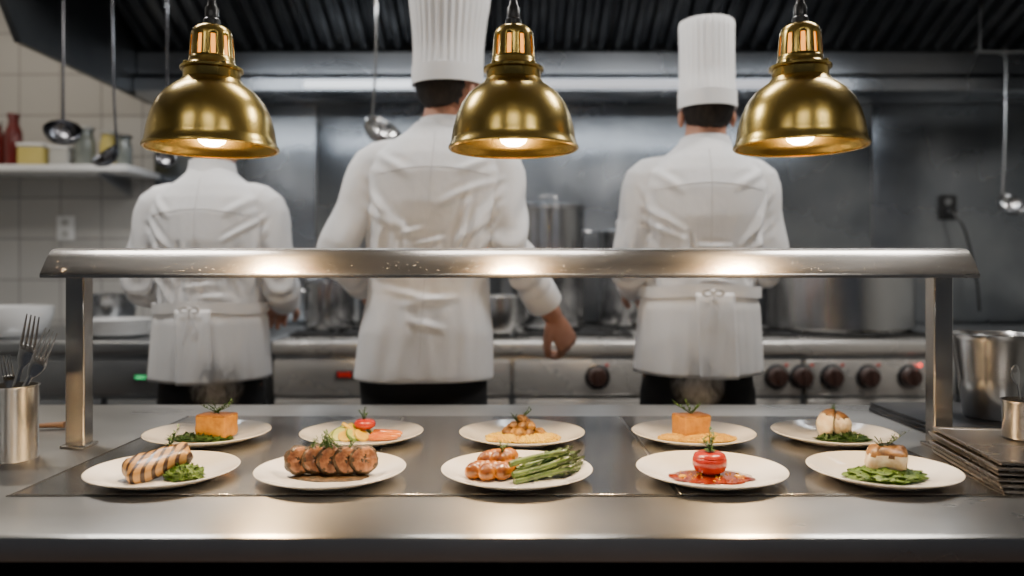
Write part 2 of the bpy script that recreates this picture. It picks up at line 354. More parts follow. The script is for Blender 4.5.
def unit(name,label,cat,x0,x1,burn=True,knobs=(),lit=(),mat=M_steel,doors=1,handle=True):
    w=x1-x0-.010;cx=(x0+x1)/2
    e=thing(name,label,cat,(cx,YF+DP/2,0))
    yo=-DP/2
    bm=BM();box(bm,(0,0.01,(ZT-.05+.12)/2),(w,DP-.02,ZT-.05-.12),.004)
    obj('body',bm,M_steeld,e)
    bm=BM();box(bm,(0,0,ZT-.025),(w,DP+.04,.05),.012,seg=3);obj('worktop',bm,mat,e)
    nd_=doors if mat is M_range else 1
    for i in range(nd_):
        pw=w/nd_
        bm=BM();box(bm,(-w/2+pw*(i+.5),yo,.852),(pw-.012,.03,.132),.008);obj('control_panel',bm,mat,e)
    dw=w/doors
    for i in range(doors):
        xx=-w/2+dw*(i+.5)
        bm=BM();box(bm,(0,0,0),(dw-.02,.03,.58),.008);d=obj('oven_door',bm,mat,e,(xx,yo-.004,.485))
        if handle:
            bm=BM();tube(bm,[(-dw*.4,-.045,0),(dw*.4,-.045,0)],.011,12)
            for s in (-1,1):tube(bm,[(s*dw*.36,-.045,0),(s*dw*.36,-.012,0)],.008,10)
            obj('handle',bm,M_steel,d,(0,0,.262))
    for sx in (-1,1):
        for sy in (-1,1):
            bm=BM();lathe(bm,[(0,0),(.025,0),(.02,.03),(.02,.12),(0,.12)],16);obj('leg',bm,M_steeld,e,(sx*(w/2-.06),sy*(DP/2-.08),0))
    if burn:
        n=max(1,int(w/.42));cw=(w-.06)/n
        for i in range(n):
            for j in range(2):
                bm=BM();g=.017
                gx=cw-.02;gy=.36
                for a in (-1,1):
                    box(bm,(a*(gx/2-.008),0,g/2+.006),(.014,gy,.014),.002);box(bm,(0,a*(gy/2-.008),g/2+.006),(gx,.014,.014),.002)
                for a in range(8):
                    an=a*pi/4
                    tube(bm,[(math.cos(an)*.04,math.sin(an)*.04,g/2+.006),(math.cos(an)*.17,math.sin(an)*.17,g/2+.006)],.006,6)
                lathe(bm,[(0,0),(.05,0),(.045,.008),(0,.008)],20)
                obj('pan_grate',bm,M_iron,e,(-w/2+.03+cw*(i+.5),-.19+j*.38,ZT))
    for k in knobs:knob(e,k-cx,yo-.016,.857,k in lit)
    return e
P_=unit('prep_counter','stainless prep counter against the tiled wall','counter',-2.68,-.88,False,(),(),M_steeld,3,True)
digits(P_,M_grnlit,(-1.345+1.78,-DP/2-.018,.855),.055)
A=unit('fryer_unit','stainless cooking unit with a small red display','cooking unit',-.88,-.50,True,(),(),M_range,1)
digits(A,M_reddig,(.085,-DP/2-.018,.865),.070)
unit('cooking_range','bright stainless cooking range with a large control knob','cooking range',-.50,.50,True,(-.40,-.15,.31),(),M_range,2)
unit('cooking_range','wide stainless cooking range with a row of dark knobs','cooking range',.50,1.62,True,(.62,.74,.96,1.052,1.162,1.293,1.443),(1.443,),M_range,2)
unit('side_cabinet','dark stainless side cabinet beside the range','cabinet',1.62,2.66,False,(),(),M_steeld,2)
# pots
def pot(name,label,x,y,r,h,mat=M_potd,lid=True,z=ZT+.024,longh=False):
    e=thing(name,label,'pot',(x,y,z),group='pots on the cookers')
    bm=BM();pr=[(0,0),(r*.97,0),(r,.008),(r,h-.006),(r+.005,h),(r-.003,h),(r-.004,.008),(0,.008)]
    lathe(bm,pr,48);obj('pot_body',bm,mat,e)
    if lid:
        bm=BM();lathe(bm,[(0,h+.001),(r+.006,h+.001),(r+.006,h+.008),(r*.9,h+.014),(r*.4,h+.026),(0,h+.028)],48)
        l=obj('lid',bm,mat,e)
        bm=BM();tube(bm,[(-.03,0,h+.024),(-.03,0,h+.05),(.03,0,h+.05),(.03,0,h+.024)],.005,8,3);obj('lid_handle',bm,mat,l)
    if longh:
        bm=BM();tube(bm,[(r-.002,0,h*.75),(r+.04,0,h*.8),(r+.2,0,h*.9)],[.009,.009,.012],10,4,.6);obj('handle',bm,mat,e,rot=(0,0,-2.0))
    else:
        for s in (0,pi):
            bm=BM();tube(bm,[(r-.002,-.045,h*.8),(r+.035,-.04,h*.8),(r+.035,.04,h*.8),(r-.002,.045,h*.8)],.006,8,4);obj('handle',bm,mat,e,rot=(0,0,s+.3))
pot('stockpot','tall lidded stainless stockpot on the range',.155,3.34,.155,.50)
pot('stockpot','medium stainless stockpot on the range',.50,3.5,.115,.40)
pot('saucepan','small stainless saucepan on the range',-.06,3.02,.11,.14,M_steel,lid=False,longh=True)
pot('saucepan','lidded stainless saucepan on the cooking unit',-.75,3.2,.10,.19)
pot('saucepan','small lidded stainless saucepan beside the wall',-.60,3.48,.08,.16)
pot('braising_pot','very wide stainless braising pot on the range',1.33,3.24,.31,.24,M_steel)
# stack of plates + bowls
def plate_me(s=1.0):
    bm=BM();lathe(bm,[(0,.004),(.078,.004),(.088,.0065),(.105,.0125),(.1235,.0185),(.1250,.0190),(.1262,.0182),(.125,.0168),(.105,.0095),(.082,.0015),(.078,0),(0,0)],72)
    return done(bm,'plate')
PM=plate_me(1.0);PM.materials.append(M_porc)
PM.polygons.foreach_set('use_smooth',[True]*len(PM.polygons))
def add_plate(x,y,z,label,grp,s=1):
    o=bpy.data.objects.new('dinner_plate',PM);scene.collection.objects.link(o);o.location=(x,y,z);o.rotation_euler=(0,0,rnd.random()*6)
    o.scale=(s,s,1);return tag(o,label,'plate',grp)
for i in range(8):add_plate(-1.52,3.02,ZT+.001+i*.0072,'white plate in a stack on the prep counter','stacked plates on the prep counter')
def bowl(x,y,z,r,h,mat,label):
    bm=BM();pr=[(0,0),(r*.5,0)]+[(r*(.5+.5*math.sin(a*pi/16)),h*(1-math.cos(a*pi/16))) for a in range(1,9)]
    pr+=[(q[0]-.004 if q[0]>0 else 0,q[1]+(.0 if i>6 else .004)) for i,q in reversed(list(enumerate(pr)))]
    lathe(bm,pr,40);tag(obj('mixing_bowl',bm,mat,None,(x,y,z)),label,'bowl')
bowl(-1.93,3.0,ZT,.15,.12,M_porc,'large white mixing bowl on the prep counter')
bowl(-1.75,3.35,ZT,.13,.16,M_steel,'deep steel mixing bowl on the prep counter')
bowl(-1.1,3.3,ZT,.12,.13,M_steel,'steel mixing bowl on the prep counter')
# ------------------------------------------------------------ pass counter
CT=.90
pc=thing('pass_counter','long brushed stainless steel serving counter with warming plates','counter',(0,1.485,0))
bm=BM()
pr=[(1.97,.90),(1.15,.90),(1.142,.8996),(1.08,.8980),(1.012,.8955),(1.006,.8946),(1.002,.8925),(1.001,.889),(1.001,.866),(1.002,.862),(1.006,.860),(1.04,.860),(1.97,.86)]
extrude_profile(bm,[(y-1.485,z) for y,z in pr],-1.7,1.7);obj('countertop',bm,M_counter,pc,ang=30)
bm=BM();box(bm,(0,.02,.48),(3.38,.86,.754))
obj('counter_body',bm,M_dark,pc,smooth=False)
for i in range(6):
    x=-1.4+i*.56
    bm=BM();box(bm,(0,0,0),(.55,.02,.70),.004);obj('cabinet_door',bm,M_front,pc,(x,1.048-1.485,.48))
for i,(a,b) in enumerate(((-.745,-.252),(-.247,.247),(.252,.735))):
    bm=BM();box(bm,((a+b)/2,0,.901),(b-a,.635,.002),.0008,seg=1)
    obj('warming_plate',bm,M_warm,pc,(0,0,0))
bm=BM()
for a,b in ((-.750,.740),):
    for y in (-.3215,.3215):box(bm,((a+b)/2,y,.9006),(b-a+.008,.004,.0012))
    for x in (a,b):box(bm,(x,0,.9006),(.004,.643,.0012))
obj('panel_seam',bm,M_dark,pc,smooth=False)
bm=BM()
box(bm,(0,0,.05),(3.2,.78,.1));obj('plinth',bm,M_dark,pc,smooth=False)
PT=.902
# gantry
g=thing('gantry_shelf','brushed steel overshelf on two square posts above the pass','overshelf',(0,1.49,CT+.0002))
bm=BM()
y0=-.07
pr=[(y0,.324),(y0-.001,.329),(y0+.002,.334),(y0+.022,.362),(y0+.032,.372),(y0+.042,.3775),(y0+.06,.380),(y0+.34,.380),(y0+.34,.345),(y0+.336,.345),(y0+.336,.376),(y0+.06,.376),(y0+.006,.332),(y0+.006,.324)]
extrude_profile(bm,pr,-.860,.852);obj('shelf_top',bm,M_shelf,g,ang=50)
for x in (-.831,.820):
    bm=BM();box(bm,(0,0,.176),(.036,.034,.352),.002,seg=1);box(bm,(0,0,.0030),(.050,.048,.006),.002)
    p=obj('post',bm,M_post,g,(x,0.008,0))
    bm=BM();pr=[(-.06,.325),(.25,.325),(.25,.376),(-.012,.376)]
    rings_to(bm,[[(xx,y,z) for y,z in pr] for xx in (-.010,.010)]);obj('bracket',bm,M_post,p,smooth=False)
bm=BM()
for k in range(650):
    t=rnd.random();x=rnd.uniform(-.84,.84) if k%2 else rnd.choice((-.5,0,.48))+rnd.gauss(0,.10);r=rnd.uniform(.0004,.0013)
    ell(bm,(x,y0+.003+t*.022,.3355+t*.029),(r*1.2,r,r*.7),None,1)
obj('water_droplets',bm,pmat('water_bead',(.6,.6,.6),None,5,.04,.5),g)['kind']='stuff'
# ------------------------------------------------------------ heat lamps
def lamp(x,y,zr,label):
    e=thing('heat_lamp',label,'heat lamp',(x,y,zr),group='brass heat lamps over the pass')
    W=.965
    def sc(L):return [(r*W,z) for r,z in L]
    out=sc([(.1105,0),(.1125,.002),(.1115,.006),(.1085,.010),(.1065,.020),(.104,.036),(.0985,.056),(.0895,.076),(.077,.092),(.062,.104),(.052,.110),(.0505,.114),(.048,.116)])
    inn=[(r-.003,z-.001 if z>.01 else z+.001) for r,z in out[::-1]]
    bm=BM();lathe(bm,out+inn+[out[0]],72);s=obj('lamp_shade',bm,M_brass,e,ang=50)
    bm=BM();lathe(bm,sc([(.046,.113),(.047,.116),(.047,.130),(.052,.1315),(.052,.1355),(.044,.1375),(.040,.141),(.038,.147),(.0375,.152)]),48)
    seg=60;z1,z2=.153,.186
    def rr(z):return (.0375-(z-.152)*.08)*W
    for i in range(seg):
        if i%6 in(0,1):
            continue
        a0=2*pi*i/seg;a1=2*pi*(i+1)/seg
        vs=[bm.verts.new((rr(z)*math.cos(a),rr(z)*math.sin(a),z)) for a,z in((a0,z1),(a1,z1),(a1,z2),(a0,z2))];bm.faces.new(vs)
    lathe(bm,[(rr(.1515),.1515),(rr(z1),z1)],60)
    lathe(bm,[(rr(z2),z2)]+sc([(.0335,.193),(.031,.199),(.025,.204),(.017,.207),(.012,.209),(0,.209)]),60)
    bmesh.ops.remove_doubles(bm,verts=bm.verts,dist=.0001)
    for i in range(4):
        a=pi/4+i*pi/2;lathe(bm,[(0,0),(.004,0),(.004,.005),(0,.007)],10,(.044*math.cos(a),.044*math.sin(a),.1355))
    c=obj('vent_cap',bm,M_brass,e,ang=50);solid(c,.0015)
    bm=BM();lathe(bm,[(0,.06),(.016,.06),(.018,.075),(.024,.12),(.026,.15),(.024,.190),(0,.192)],32);obj('glowing_socket',bm,M_glow,e)  # socket glows by itself to imitate bulb light through the slots
    bm=BM();lathe(bm,[(0,.206),(.0135,.206),(.0135,.216),(.011,.219),(.011,.236),(.008,.240),(.006,.252),(0,.252)],24);obj('cord_grip',bm,M_blackm,e)
    bm=BM();lathe(bm,[(0,.005),(.012,.007),(.020,.012),(.025,.023),(.025,.034),(.020,.05),(.014,.060),(0,.062)],32);obj('bulb',bm,M_bulb,e)
    bm=BM();tube(bm,[(0,0,.25),(0,0,2.80-zr)],.0035,10);obj('cord',bm,M_blackm,e)
    bm=BM();lathe(bm,[(0,2.80-zr),(.05,2.80-zr),(.045,2.78-zr),(0,2.775-zr)],24);obj('ceiling_rose',bm,M_brass,e)
    l=bpy.data.lights.new('heat_spot','SPOT');l.energy=27;l.color=(1,.68,.36);l.spot_size=math.radians(155);l.spot_blend=.6;l.shadow_soft_size=.03
    lo=bpy.data.objects.new('heat_spot',l);scene.collection.objects.link(lo);lo.parent=e;lo.location=(0,0,0.002)
lamp(-.500,1.30,1.438,'polished brass dome heat lamp with a vented cap, bulb glowing')
lamp(.0025,1.30,1.438,'polished brass dome heat lamp with a vented cap over the pass')
lamp(.480,1.30,1.441,'polished brass dome heat lamp with a vented cap over the pass')
# ------------------------------------------------------------ cutlery, cups, trays
def fork_me():
    bm=BM()
    tube(bm,[(0,0,0),(0,0,.03),(0,0,.09),(0,.002,.13)],[.009,.008,.0045,.0035],12,5,.25,up=(0,1,0))
    tube(bm,[(0,.002,.128),(0,.004,.138),(0,.006,.150),(0,.003,.160)],[.004,.010,.0125,.012],16,3,.13,up=(0,1,0))
    for i in range(4):
        x=-.0095+i*.00633
        tube(bm,[(x,.003,.156),(x,.001,.175),(x*.95,-.004,.205)],[.0021,.0019,.0009],6,3,.7,up=(0,1,0))
    return done(bm,'fork')
def spoon_me():
    bm=BM()
    tube(bm,[(0,0,0),(0,0,.03),(0,0,.09),(0,.002,.135)],[.009,.008,.0045,.0035],12,5,.25,up=(0,1,0))
    tube(bm,[(0,.002,.130),(0,.005,.142),(0,.008,.16),(0,.005,.178),(0,.001,.19)],[.004,.013,.0195,.014,.002],18,4,.15,up=(0,1,0))
    return done(bm,'spoon')
FK=fork_me();SP=spoon_me()
def cutlery(name,me,x,y,z,rot,label,grp,s=1):
    o=tag(obj(name,me,M_steel,None,(x,y,z),rot),label,'cutlery',grp);o.scale=(s,s,s)
def cup(x,y,z,r,h,label):
    bm=BM();lathe(bm,[(0,0),(r*.94,0),(r*.97,.004),(r,h-.004),(r+.002,h),(r-.002,h),(r*.95,.006),(0,.006)],48);tag(obj('utensil_cup',bm,M_steel,None,(x,y,z)),label,'cup')
cup(-.898,1.40,CT,.043,.132,'brushed steel cylinder cup holding forks')
cutlery('fork',FK,-.928,1.405,CT+.010,(.0,.27,.0),'large steel fork leaning in the steel cup','forks in the cup',1.25)
cutlery('fork',FK,-.930,1.388,CT+.008,(.0,.47,.0),'large steel fork leaning far out of the cup','forks in the cup',1.22)
cutlery('fork',FK,-.908,1.425,CT+.010,(-.05,-.10,.3),'small steel fork standing upright in the steel cup','forks in the cup',.85)
bm=BM();tube(bm,[(-.05,0,.008),(0,0,.009),(.03,0,.009)],[.006,.009,.012],12,3,.6);tag(obj('wooden_scraper',bm,M_wood,None,(-.985,1.66,CT),(0,0,.2)),'small wooden handled scraper lying on the counter','scraper')
# trays
M_tray=pmat('aged_tray_steel',(.34,.31,.28),(.48,.44,.39),4,.28,1,rvar=.08)
M_slate=pmat('dark_tray',(.06,.06,.065),(.12,.12,.125),5,.35,.7)
for i in range(6):
    bm=BM();w,dd=.52,.27
    box(bm,(0,0,.0035),(w,dd,.0045),.0012,seg=1)
    box(bm,(0,0,.0012),(w-.02,dd-.02,.0024))
    rings_to(bm,[[(sx*(w/2+o),sy*(dd/2+o),z) for sx,sy in((-1,-1),(1,-1),(1,1),(-1,1))] for o,z in ((-.004,.0055),(-.002,.0075),(0,.0078),(.0012,.0068),(0,.0048))],False,False)
    jx,jy=rnd.uniform(-.0035,.0035),rnd.uniform(-.0035,.0035)
    tag(obj('serving_tray',bm,M_tray,None,(1.012+jx,1.270+jy,CT+i*.0082+.0002),(0,0,-.150+rnd.uniform(-.010,.010)),smooth=False),'flat steel serving tray in a stack on the counter','tray','stacked steel trays')
TT=CT+6*.0082
for i in range(3):
    bm=BM();box(bm,(0,0,.0035),(.5,.30,.007),.002)
    tag(obj('slate_board',bm,M_slate,None,(1.115+rnd.uniform(-.004,.004),1.735,CT+i*.0072+.0002),(0,0,rnd.uniform(-.012,.012))),'dark flat serving board in a stack on the counter','serving board','stacked dark boards')
bm=BM()
lathe(bm,[(0,0),(.052,0),(.056,.004),(.068,.09),(.079,.168),(.084,.176),(.087,.180),(.083,.181),(.076,.172),(.065,.09),(.053,.007),(0,.007)],56)
tag(obj('steel_pot',bm,M_steel,None,(1.035,1.68,CT+.0225)),'plain tapered steel pot standing on dark boards','pot')
cup(.885,1.345,TT,.036,.065,'small steel cup of cutlery standing on trays')
cutlery('spoon',SP,.888,1.352,TT+.008,(-.05,-.10,.3),'steel spoon standing in the small steel cup','cutlery in the small cup',.62)
cutlery('fork',FK,.885,1.34,TT+.008,(.03,.12,-.3),'steel fork standing in the small steel cup','cutlery in the small cup',.62)
# ------------------------------------------------------------ food
def blob(r,sub=3,amp=.12,freq=2.2,seed=0,flat=.5):
    bm=BM();g=bmesh.ops.create_icosphere(bm,subdivisions=sub,radius=1)
    for v in bm.verts:
        n=noise.fractal(v.co*freq+Vector((seed*3.1,seed,0)),.7,2,3)
        v.co*=1+amp*n
        if v.co.z<-flat:v.co.z=-flat
        v.co=Vector((v.co.x*r[0],v.co.y*r[1],(v.co.z+flat)*r[2]))
    return bm
def food(name,bm,mat,x,y,z,label,cat,rot=(0,0,0),group=None,kind=None,ang=60):
    return tag(obj(name,bm,mat,None,(x,y,z),rot,ang=ang),label,cat,group,kind)
def leaf(bm,p,d,L,w,up=Vector((0,0,1))):
    d=Vector(d).normalized();s=d.cross(up)
    if s.length<.1:s=Vector((1,0,0))
    s.normalize();n=s.cross(d)
    a=bm.verts.new(p);b=bm.verts.new(p+d*L*.5+s*w+n*w*.3);c=bm.verts.new(p+d*L);e=bm.verts.new(p+d*L*.5-s*w+n*w*.3);m=bm.verts.new(p+d*L*.5)
    for f in((a,b,m),(b,c,m),(c,e,m),(e,a,m)):bm.faces.new(f)
def sprig(x,y,z,h=.03,seed=0,label='green herb sprig garnish',lean=(.3,0),mat=None):
    bm=BM();r=random.Random(seed)
    for s in range(3):
        dx=lean[0]+r.uniform(-.6,.6);dy=lean[1]+r.uniform(-.4,.4)
        pts=[Vector((dx*h*t*.8,dy*h*t*.8,h*t*(1-.2*s))) for t in(0,.33,.66,1)]
        tube(bm,pts,[.0009,.0008,.0006,.0004],5,2)
        for k in range(16):
            t=k/15*.98+.02;i=min(2,int(t*3));f=t*3-i;p=pts[i].lerp(pts[i+1],f)
            a=r.uniform(0,2*pi);leaf(bm,p,(math.cos(a),math.sin(a),.7),r.uniform(.006,.010)*h/.028,.0018*h/.03)
    food('herb_sprig',bm,mat or F_herb,x,y,z,label,'herb',group='herb garnishes')
def greens(x,y,z,rx,ry,h,n,seed,mat,label,name='chopped_greens',ls=1):
    r=random.Random(seed);bm=blob((rx,ry,h),4,.28,4,seed,.3)
    for k in range(n):
        a=r.uniform(0,2*pi);q=math.sqrt(r.random())*.98
        zz=h*1.1*math.sqrt(max(0,1-q*q))+.001
        leaf(bm,Vector((math.cos(a)*q*rx,math.sin(a)*q*ry,zz)),(r.uniform(-1,1),r.uniform(-1,1),r.uniform(0,.9)),r.uniform(.006,.011)*ls,.0025*ls)
    food(name,bm,mat,x,y,z,label,'food',kind='stuff')
def grains(x,y,z,rx,ry,h,n,seed,mat,label,name,size=.0022):
    r=random.Random(seed);bm=blob((rx*.95,ry*.95,h),3,.15,3,seed,.3)
    for k in range(n):
        a=r.uniform(0,2*pi);q=math.sqrt(r.random())
        zz=h*1.12*math.sqrt(max(0,1-q*q))
        g=bmesh.ops.create_icosphere(bm,subdivisions=1,radius=size*r.uniform(.7,1.2))
        bmesh.ops.transform(bm,matrix=Matrix.Translation((math.cos(a)*q*rx,math.sin(a)*q*ry,zz+.001))@Euler((r.random()*3,r.random()*3,0)).to_matrix().to_4x4()@Matrix.Diagonal((1.5,1,1,1)),verts=g['verts'])
    food(name,bm,mat,x,y,z,label,'food',kind='stuff')
FY,BY=1.255,1.545
FX=[-.560,-.291,.0077,.320,.596];BX=[-.602,-.297,.0198,.3585,.636]
fl=['grilled fillet and green puree','sliced stuffed meat roll','glazed rolls and asparagus','stuffed tomato in red sauce','white fish on green herbs']
bl=['orange terrine block and greens','mixed roast vegetables','saffron rice and browned pieces','orange terrine on couscous','halved scallop on greens']
for x,l,s in zip(FX,fl,(.925,.95,.965,.945,.92)):add_plate(x,FY,PT,'round white plate with '+l,'dinner plates on the pass',s)
for x,l,s in zip(BX,bl,(.955,.96,.985,.955,.935)):add_plate(x,BY,PT,'round white plate with '+l,'dinner plates on the pass',s)
FZ=PT+.0042
def block(name,mats,x,y,size,rot,label,sub=2,amp=.0015,seed=0,z=FZ,bev=.006,sq=0):
    bm=BM();box(bm,(0,0,size[2]/2),size,bev,seg=3)
    bmesh.ops.subdivide_edges(bm,edges=[e for e in bm.edges if e.calc_length()>.012],cuts=4,use_grid_fill=True)
    for v in bm.verts:
        if sq: v.co.y*=1-sq*(v.co.x/size[0]+.5)**2
        n=noise.noise(v.co*70+Vector((seed,0,0)));v.co+=v.co.normalized()*n*amp*1.5
        if v.co.z<0:v.co.z=0
    me=done(bm);me.materials.append(mats[0])
    if len(mats)>1:
        me.materials.append(mats[1])
        for p in me.polygons:
            if p.center.z>size[2]*.93:p.material_index=1
    return tag(obj(name,me,None,None,(x,y,z),rot,ang=180),label,'food')
# 1 grilled fillet
x=FX[0]
block('grilled_fillet',(F_grill,),x-.006,FY-.002,(.100,.052,.030),(.38,-.24,.60),'golden grilled fillet with dark char marks',seed=1,z=FZ+.010,bev=.012,amp=.0026,sq=.25)
greens(x+.038,FY-.012,FZ,.030,.023,.016,90,3,F_green,'small mound of bright green herb puree','green_puree')
sprig(x+.004,FY+.010,FZ+.042,.032,5)
# 2 meat roll
for i in range(5):
    bm=BM();r=.0235;t=.010
    lathe(bm,[(0,t),(r*.25,t+.0006),(r*.4,t+.0007),(r*.55,t+.0008),(r*.7,t+.0006),(r*.85,t),(r*.95,t-.002),(r,t*.5),(r,0),(r,-t*.5),(r*.97,-t+.002),(r*.85,-t),(0,-t)],48)
    for v in bm.verts:v.co+=v.co.normalized()*(noise.noise(v.co*90+Vector((i*7,0,0)))*.002+noise.noise(v.co*320+Vector((i,0,0)))*.0014)
    me=done(bm);me.materials.append(F_meat);me.materials.append(F_crust)
    for p in me.polygons:
        c=p.center;q=math.hypot(c.x,c.y);a=math.atan2(c.y,c.x)
        if q>r*(.82+.06*math.sin(5*a+i*2)) or q<r*(.22+.10*math.sin(3*a+i)):p.material_index=1
    q=Vector((.45,-1,.30)).normalized().to_track_quat('Z','Y').to_euler()
    xx=FX[1]-.052+i*.0255
    tag(obj('meat_roll_slice',me,None,None,(xx,FY+.004+.003*math.sin(i*2),FZ+.0248),q,ang=60),'round slice of herb crusted meat roll','meat',group='slices of the stuffed meat roll')
bm=blob((.062,.032,.003),3,.2,3,6,.2);food('dark_gravy',bm,F_crust,FX[1],FY-.005,FZ-.0005,'thin dark gravy pooled under the meat slices','sauce',kind='stuff')
for k,(dx,ln) in enumerate(((-.006,.2),(.012,-.8),(-.03,.6),(.03,.3),(.002,-.3),(-.018,.9))):
    sprig(FX[1]+dx,FY-.004+.003*(k%2),FZ+.046,.026 if k<2 else .018,8+k,'dark thyme sprig on the meat',(ln,-.3))
# 3 rolls + asparagus
for i,(dx,dy,dz,yaw) in enumerate(((-.056,-.012,0,.50),(-.036,-.020,0,.70),(-.014,-.012,0,.9),(-.038,.010,.012,.6),(-.018,.006,.014,.75))):
    bm=BM();pts=[];rad=[]
    for k in range(25):
        t=k/24;pts.append(((t-.5)*.052,.005*math.sin(t*pi),0));rad.append(.0142*math.sqrt(max(.06,1-(2*t-1)**4))*(1+.035*math.sin(t*pi*11)))
    tube(bm,pts,rad,20,1)
    for v in bm.verts:v.co+=v.co.normalized()*noise.noise(v.co*60+Vector((i*5,0,0)))*.0012
    food('glazed_roll',bm,F_roll,FX[2]+dx,FY+dy,FZ+.013+dz,'plump glazed browned orange roll on the plate','food',(0,-.08,yaw),'glazed rolls on the plate')
sprig(FX[2]-.024,FY,FZ+.038,.018,91)
for i in range(8):
    bm=BM();L=.112;n=16;pts=[];rad=[]
    for k in range(n+1):
        t=k/n;pts.append((L*(t-.5),.003*math.sin(t*3+i),0));rad.append((.0050 if t<.66 else .0050+.0030*math.sin((t-.66)/.34*pi)) - (.0042 if k==n else 0))
    tube(bm,pts,rad,12,1)
    for k in range(30):
        t=(.60+.38*k/30) if k>5 else (.12+.09*k);a=k*2.4;p=Vector((L*(t-.5),math.cos(a)*.0052,math.sin(a)*.0052));leaf(bm,p,(1,math.cos(a)*.35,math.sin(a)*.35),.011,.0030,Vector((0,-math.sin(a),math.cos(a))))
    me=done(bm);me.materials.append(F_asp);me.materials.append(F_asptip)
    for pg in me.polygons:
        if pg.center.x>L*.16 and (pg.index%2 or len(pg.vertices)==3):pg.material_index=1
    lay=0 if i<4 else (1 if i<7 else 2);j=i-(0,4,7)[lay]
    food('asparagus_spear',me,None,FX[2]+.046+.004*j-.004*lay,FY-.024+.0130*j+.006*lay,FZ+.0090+.0115*lay,'green roasted asparagus spear with dark tip','asparagus',(.2*i,-.10,.46-.03*j+.02*lay),'asparagus spears on the plate')
# 4 tomato in sauce
x=FX[3]
bm=blob((.066,.046,.0035),4,.14,2.4,3,.25);food('red_sauce',bm,F_sauce,x,FY-.006,FZ-.0005,'glossy red tomato sauce pool with seeds','sauce',kind='stuff')
r=random.Random(4)
bm=BM()
for k in range(46):
    a=r.uniform(0,6.28);q=math.sqrt(r.random())
    ell(bm,(math.cos(a)*q*.056,math.sin(a)*q*.040,.003),(.0017,.0012,.001),None,1)
food('chopped_seeds',bm,F_yolk,x,FY-.006,FZ+.001,'golden seeds scattered in the red sauce','seeds',kind='stuff')
e=thing('stuffed_tomato','red roasted tomato with a cut lid resting on top','tomato',(x-.001,FY+.004,FZ+.0035))
bm=BM();lathe(bm,[(0,0),(.016,.0005),(.024,.006),(.0275,.014),(.0275,.021),(.0265,.0255),(.0255,.0265),(0,.0265)],40);obj('tomato_base',bm,F_tom,e)
bm=BM();lathe(bm,[(0,.0266),(.0252,.0266),(.0258,.0280),(.0240,.0315),(.019,.0342),(.009,.0352),(0,.0345)],40);obj('tomato_lid',bm,F_tom,e)
bm=BM();
for k in range(6):a=k*1.047;leaf(bm,Vector((0,0,.0360)),(math.cos(a),math.sin(a),.12),.013,.0035)
obj('calyx',bm,F_herb,e)
sprig(x,FY+.004,FZ+.039,.034,12,'feathery green herb sprig on the tomato',(0,0))
for dx in (-.048,.04):
    bm=blob((.007,.006,.004),2,.1,2,1,.3);food('oil_drop',bm,F_yolk,x+dx,FY-.012,FZ+.001,'golden drop of oil on the red sauce','sauce',group='oil drops')
# 5 white fish
x=FX[4]
greens(x-.002,FY-.012,FZ,.060,.038,.013,420,7,F_green,'bright green chopped herb bed','herb_bed',.6)
bm=BM();box(bm,(0,0,.020),(.060,.044,.042),.012,seg=4)
bmesh.ops.subdivide_edges(bm,edges=[e for e in bm.edges if e.calc_length()>.01],cuts=3,use_grid_fill=True)
for v in bm.verts:v.co+=v.co.normalized()*noise.fractal(v.co*45,.8,2,3)*.004
me=done(bm);me.materials.append(F_fish);me.materials.append(F_sear)
for p in me.polygons:
    if p.center.z>.0315+.006*noise.noise(p.center*120):p.material_index=1
tag(obj('fish_fillet',me,None,None,(x+.006,FY+.002,FZ+.008),(.18,.05,-.35),ang=180),'thick white fish fillet with a seared brown top','fish')
sprig(x+.008,FY+.002,FZ+.048,.024,15,'dark herb sprig on the fish',(.9,0),F_dherb);sprig(x+.000,FY-.004,FZ+.046,.018,16,'dark herb sprig on the fish',(-.9,-.3),F_dherb)
# 6 terrine
x=BX[0]
greens(x-.008,BY-.014,FZ,.060,.028,.007,130,21,F_dherb,'flat layer of dark leafy greens','leafy_greens')
block('terrine_block',(F_terr,F_terrt),x+.016,BY+.004,(.066,.048,.045),(0,0,-.22),'orange terrine block with a browned crust',seed=9,z=FZ+.003,bev=.004)
sprig(x+.012,BY,FZ+.049,.026,22,'green herb sprig lying on the terrine',(1.2,0));sprig(x+.022,BY,FZ+.049,.022,23,'green herb sprig lying on the terrine',(-1.4,0))
# 7 vegetables
x=BX[1];r=random.Random(31)
def vslice(name,rad,th,mats,x,y,z,lab,rot):
    bm=BM();lathe(bm,[(0,th),(rad*.5,th),(rad*.86,th),(rad*.97,th*.9),(rad,th*.6),(rad,-th*.6),(rad*.97,-th*.9),(rad*.86,-th),(0,-th)],28)
    for v in bm.verts:v.co+=v.co.normalized()*noise.noise(v.co*110+Vector((x*40,0,0)))*.0012
    me=done(bm);me.materials.append(mats[0]);me.materials.append(mats[1])
    for p in me.polygons:
        if math.hypot(p.center.x,p.center.y)>rad*.88:p.material_index=1
    food(name,me,None,x,y,z,lab,'vegetable',rot,'roast vegetable slices')
for i,(dx,dy,dz,yl) in enumerate(((-.052,-.004,.008,0),(-.040,-.016,.010,0),(-.026,-.020,.011,1),(-.034,.008,.012,0),(-.012,-.022,.011,0),(-.016,-.006,.015,1),(.004,-.022,.010,1),(.010,.014,.014,0),(-.010,.012,.016,0),(-.026,-.006,.020,1))):
    vslice('squash_slice' if yl else 'courgette_slice',.0155+.001*(i%3),.0032,(F_squash,F_squash) if yl else (F_zucf,F_zuc),x+dx,BY+dy,FZ+dz,('yellow squash' if yl else 'green courgette')+' slice, roasted',(.65+.15*(i%2),.25*math.sin(i*1.9),i*.35-.8))
